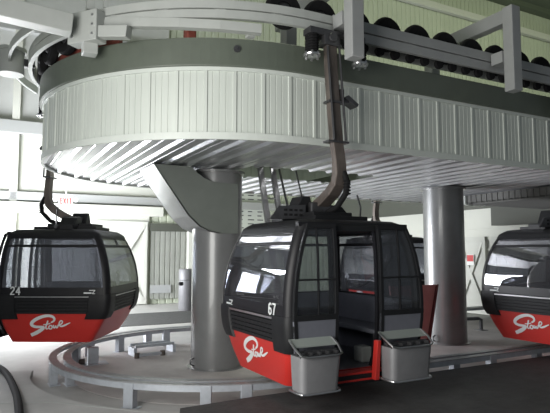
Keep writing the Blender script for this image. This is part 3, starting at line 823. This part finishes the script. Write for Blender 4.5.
track(2.78, 'outer pale grey guide track on posts circling the column floor', [('a', -178), ('a', -137), ('a', -116), ('a', -105.5), ('a', -227), ('a', -258), ('f', 1.9), ('f', 3.6), ('f', 5.3), ('b', 1.5), ('b', 4)], 0)
track(2.57, 'inner pale grey guide track running just inside the outer one', [('a', -208), ('a', -175), ('a', -240), ('a', -265), ('f', 1.0), ('f', 3.0), ('f', 5.0), ('b', 1.2), ('b', 3.2)], 0)

# small trestle inside the ring
tr = thing('floor_trestle', 'low grey steel trestle with brown feet standing inside the floor ring', 'trestle', (-.75, 1.55, 0), math.radians(8))
MB().bx(-.38, .42, -.03, .03, .16, .21).build('top_bar', M['rail'], tr, bevel=.006)
MB().bx(-.38, .42, .22, .28, .16, .21).build('top_bar', M['rail'], tr, bevel=.006)
for x in (-.38, .42):
    MB().bx(x - .03, x + .03, -.03, .28, .0, .16).build('leg', M['rail'], tr, bevel=.006)
MB().bx(-.42, .1, -.22, -.16, .03, .08).build('base_bar', M['rail'], tr, bevel=.006)
for x in (-.42, .1): MB().cyl((x, -.19, 0), (x, -.19, .10), .05, 12).build('foot', M['rust'], tr, smooth=True)
# post stand under the track near cabin 24
sd = thing('track_stand', 'short galvanised stand on a bolted foot beneath cabin 24', 'stand', (-1.95, 1.18, 0))
MB().bx(-.09, .09, -.06, .06, .02, .30).build('upright', M['rail'], sd, bevel=.01)
MB().bx(-.28, .25, -.16, .16, 0, .02).build('foot_plate', M['rail'], sd)
MB().cyl((-.3, 0, .06), (-.14, 0, .06), .05, 12).build('stub_axle', M['rust'], sd, smooth=True)

# ------------------------------------------------------------------ loose things
# red panel leaning on the second column
rp = thing('red_panel', 'faded red panel with dark edge leaning against the plain column', 'panel', (3.9, -1.0, 0.12))
def quad_panel(P, th, dirv):
    n = len(P); d = Vector(dirv) * th
    return MB().add([Vector(p) for p in P] + [Vector(p) + d for p in P], [tuple(range(n)), tuple(range(2 * n - 1, n - 1, -1))] + [(i, n + i, n + (i + 1) % n, (i + 1) % n) for i in range(n)])
quad_panel([(3.0, -1.14, 0.0), (3.74, -1.14, 0.0), (4.20, -.98, 1.34), (3.0, -.98, 1.34)], .03, (0, 1, 0)).build('panel_sheet', M['redmat'], rp, (-3.9, 1.0, -.12))
quad_panel([(3.66, -1.165, .0), (3.74, -1.165, .0), (4.20, -1.01, 1.345), (4.15, -1.01, 1.345)], .025, (0, 1, 0)).build('edge_strip', mat('dark red edge paint', (.17, .035, .035), .55), rp, (-3.9, 1.0, -.12))
rp.location.z = .0
for ch in rp.children: ch.location.z = .12
rp.location = (3.9, -1.0, 0)
# trash can beside the door
tc = thing('trash_can', 'tall stainless trash can standing by the ribbed sliding door', 'trash can', (2.42, 8.95, 0))
MB().lathe([(0, 0), (.25, 0), (.27, .03), (.27, 1.0), (.24, 1.02), (.24, 1.06)], (0, 0, 0), 'z', 32).build('body', M['can'], tc, smooth=True)
MB().lathe([(.27, 1.04), (.27, 1.36), (.25, 1.39), (0, 1.40)], (0, 0, 0), 'z', 32).build('hood', M['can'], tc, smooth=True)
MB().box((-.24, -.14, .90), (.16, .12, .12)).build('black_bag_edge', M['rubber'], tc, bevel=.03)
# exit sign with emergency heads
ex = thing('exit_sign', 'white hanging exit sign with red letters and two lamp heads', 'exit sign', (-1.66, 8.0, 3.30))
MB().bx(-.20, .20, -.03, .03, 0, .34).build('sign_box', M['signw'], ex, bevel=.01)
LT = {'E': [((0, 0), (0, 1)), ((0, 1), (.6, 1)), ((0, .5), (.5, .5)), ((0, 0), (.6, 0))], 'X': [((0, 0), (.6, 1)), ((0, 1), (.6, 0))], 'I': [((.3, 0), (.3, 1))], 'T': [((.3, 0), (.3, 1)), ((0, 1), (.6, 1))]}
mb = MB()
for k, ch in enumerate('EXIT'):
    for a, b in LT[ch]:
        f = lambda p: Vector((-.155 + k * .082 + p[0] * .1, -.035, .09 + p[1] * .16)); mb.bar(f(a), f(b), .02, .008, up=(0, 1, 0))
mb.build('red_letters', M['signr'], ex)
for x in (-.28, .28):
    MB().lathe([(0, -.06), (.06, -.06), (.075, .02), (.03, .06), (0, .06)], (x, 0, .22), 'y', 16).build('lamp_head', M['signw'], ex, smooth=True)
MB().bx(-.02, .02, -.02, .02, .34, 3.0).build('drop_rod', M['signw'], ex)
# pale notice board on the wall
nb = thing('notice_board', 'pale board with rows of small dark marks on the far wall', 'notice board', (6.05, YB - .061, 2.75))
MB().bx(-.72, .72, 0, .06, 0, 1.75).build('board', M['paper'], nb)
random.seed(5)
for r_ in range(9):
    for c_ in range(3):
        w = random.uniform(.16, .3)
        MB().bx(-.6 + c_ * .44, -.6 + c_ * .44 + w, -.008, -.001, 1.55 - r_ * .17, 1.59 - r_ * .17).build('dark_mark', M['ink'], nb)
# ladder rising into the slot behind cabin 67
ld = thing('ladder', 'narrow aluminium ladder leaning up into the slot of the galvanised underside', 'ladder', (.50, -1.85, 0))

LF, LTOP = Vector((.50, -1.85, 0.01)), Vector((.50, -.72, 3.62))
for dx in (-.12, .12):
    MB().bar(LF + Vector((dx, 0, 0)), LTOP + Vector((dx, 0, 0)), .05, .09, up=(1, 0, 0)).build('side_rail', M['steel'], ld, (-.50, 1.85, 0))
for k in range(12):
    p = LF + (LTOP - LF) * ((k + .7) / 12.2)
    MB().cyl(p + Vector((-.12, 0, 0)), p + Vector((.12, 0, 0)), .013, 8).build('rung', M['steel'], ld, (-.50, 1.85, 0), smooth=True)
for x, y0 in ((.80, -.62), (1.06, -.75)):
    p = Vector((x, y0, 3.6)); q = Vector((x, y0 - .75 if x < 1 else y0 - .4, 1.9 if x < 1 else 2.65))
    o = MB().cyl(p, q, .02 if x < 1 else .015, 8).build('hanging_rod', M['dsteel'], None, tuple(-p), smooth=True, loc=tuple(p))
    tag(o, 'thin dark rod hanging from the slot right beside the ladder' if x < 1 else 'shorter thin dark rod hanging from the slot farther from the ladder', 'rod')
# red and white sign on the far braced door
sg = thing('warning_sign', 'small red and white sign on the braced white door beyond the plain column', 'sign', (PX - .19, 3.55, 1.55))
MB().bx(-.01, .01, -.15, .15, 0, .34).build('sign_plate', M['signw'], sg)
MB().bx(-.016, -.011, -.13, .13, .12, .32).build('red_field', M['signr'], sg)
# low pipe stand beyond the second column
ps = thing('pipe_stand', 'low grey pipe rail on a short leg behind the plain column', 'pipe stand', (7.0, .97, 0))
MB().tube([(-.75, .18, .30), (.38, -.1, .30), (.45, -.12, .27), (.45, -.12, .02)], .045, 10).build('pipe', M['dsteel'], ps, smooth=True)
MB().bx(.33, .57, -.24, 0, 0, .02).build('foot_plate', M['dsteel'], ps)
# black hose on the floor
hk = [(-4.05, 1.6, .14), (-3.62, 1.35, .14), (-3.42, .8, .14), (-3.34, .2, .14), (-3.30, -.5, .14), (-3.28, -1.4, .14), (-3.34, -2.5, .14), (-3.6, -3.6, .14)]
hp = []
for i_ in range(len(hk) - 1):
    p0, p1, p2, p3 = hk[max(i_ - 1, 0)], hk[i_], hk[i_ + 1], hk[min(i_ + 2, len(hk) - 1)]
    for k_ in range(5):
        t = k_ / 5
        hp.append(tuple(.5 * (2 * p1[a] + (p2[a] - p0[a]) * t + (2 * p0[a] - 5 * p1[a] + 4 * p2[a] - p3[a]) * t * t + (3 * p1[a] - p0[a] - 3 * p2[a] + p3[a]) * t ** 3) for a in range(3)))
hp.append(hk[-1])
tag(MB().tube(hp, .05, 10).build('hose', M['rubber'], None, (3.28, -.2, 0), smooth=True, loc=(-3.28, .2, 0)), 'thick black hose lying on the pale concrete slab in front of cabin 24', 'hose')

# ------------------------------------------------------------------ light
w = bpy.data.worlds.new('World'); sc.world = w; w.use_nodes = True
bg = w.node_tree.nodes['Background']; bg.inputs[0].default_value = (.80, .90, 1.0, 1); bg.inputs[1].default_value = .16
def area(name, loc, rot, sx, sy, e, col=(1, 1, 1)):
    l = bpy.data.lights.new(name, 'AREA'); l.shape = 'RECTANGLE'; l.size = sx; l.size_y = sy; l.energy = e; l.color = col
    o = bpy.data.objects.new(name, l); COL.objects.link(o); o.location = loc; o.rotation_euler = rot; return o
# daylight through the wide opening on the left
area('daylight_left', (X0 + .45, 8.0, 1.7), (0, -PI / 2 - .28, 0), 3.0, 6.5, 2500, (.93, .95, 1))
area('daylight_front_left', (X0 + .1, -6.0, 2.5), (0, -PI / 2, 0), 4.2, 4.2, 460, (1, .985, .95))
# added fill light, no known lamp: brightens the upper right wall
area('upper_wall_fill', (18, 4.5, 14.5), (math.radians(50), 0, 0), 20, 1.5, 430, (.93, 1.0, .74))

area('terminal_fill', (3, .5, 14.0), (0, 0, 0), 10, 2, 330, (.95, 1.0, .78))  # added fill from above, lifts the soffit slot and inner fascia

# ------------------------------------------------------------------ camera
cam = bpy.data.cameras.new('camera'); co = bpy.data.objects.new('camera', cam); COL.objects.link(co)
cam.sensor_width = 36; cam.lens = 543.18 / 550 * 36; cam.clip_end = 200
co.location = (-3.711, -9.02, 2.0)
co.rotation_euler = (PI / 2 + .08186, 0, -math.atan2(.46955, .88291))
sc.camera = co
vs_ = sc.view_settings
vs_.view_transform = 'Standard'; vs_.look = 'None'; vs_.exposure = 0; vs_.gamma = 1; vs_.use_curve_mapping = False
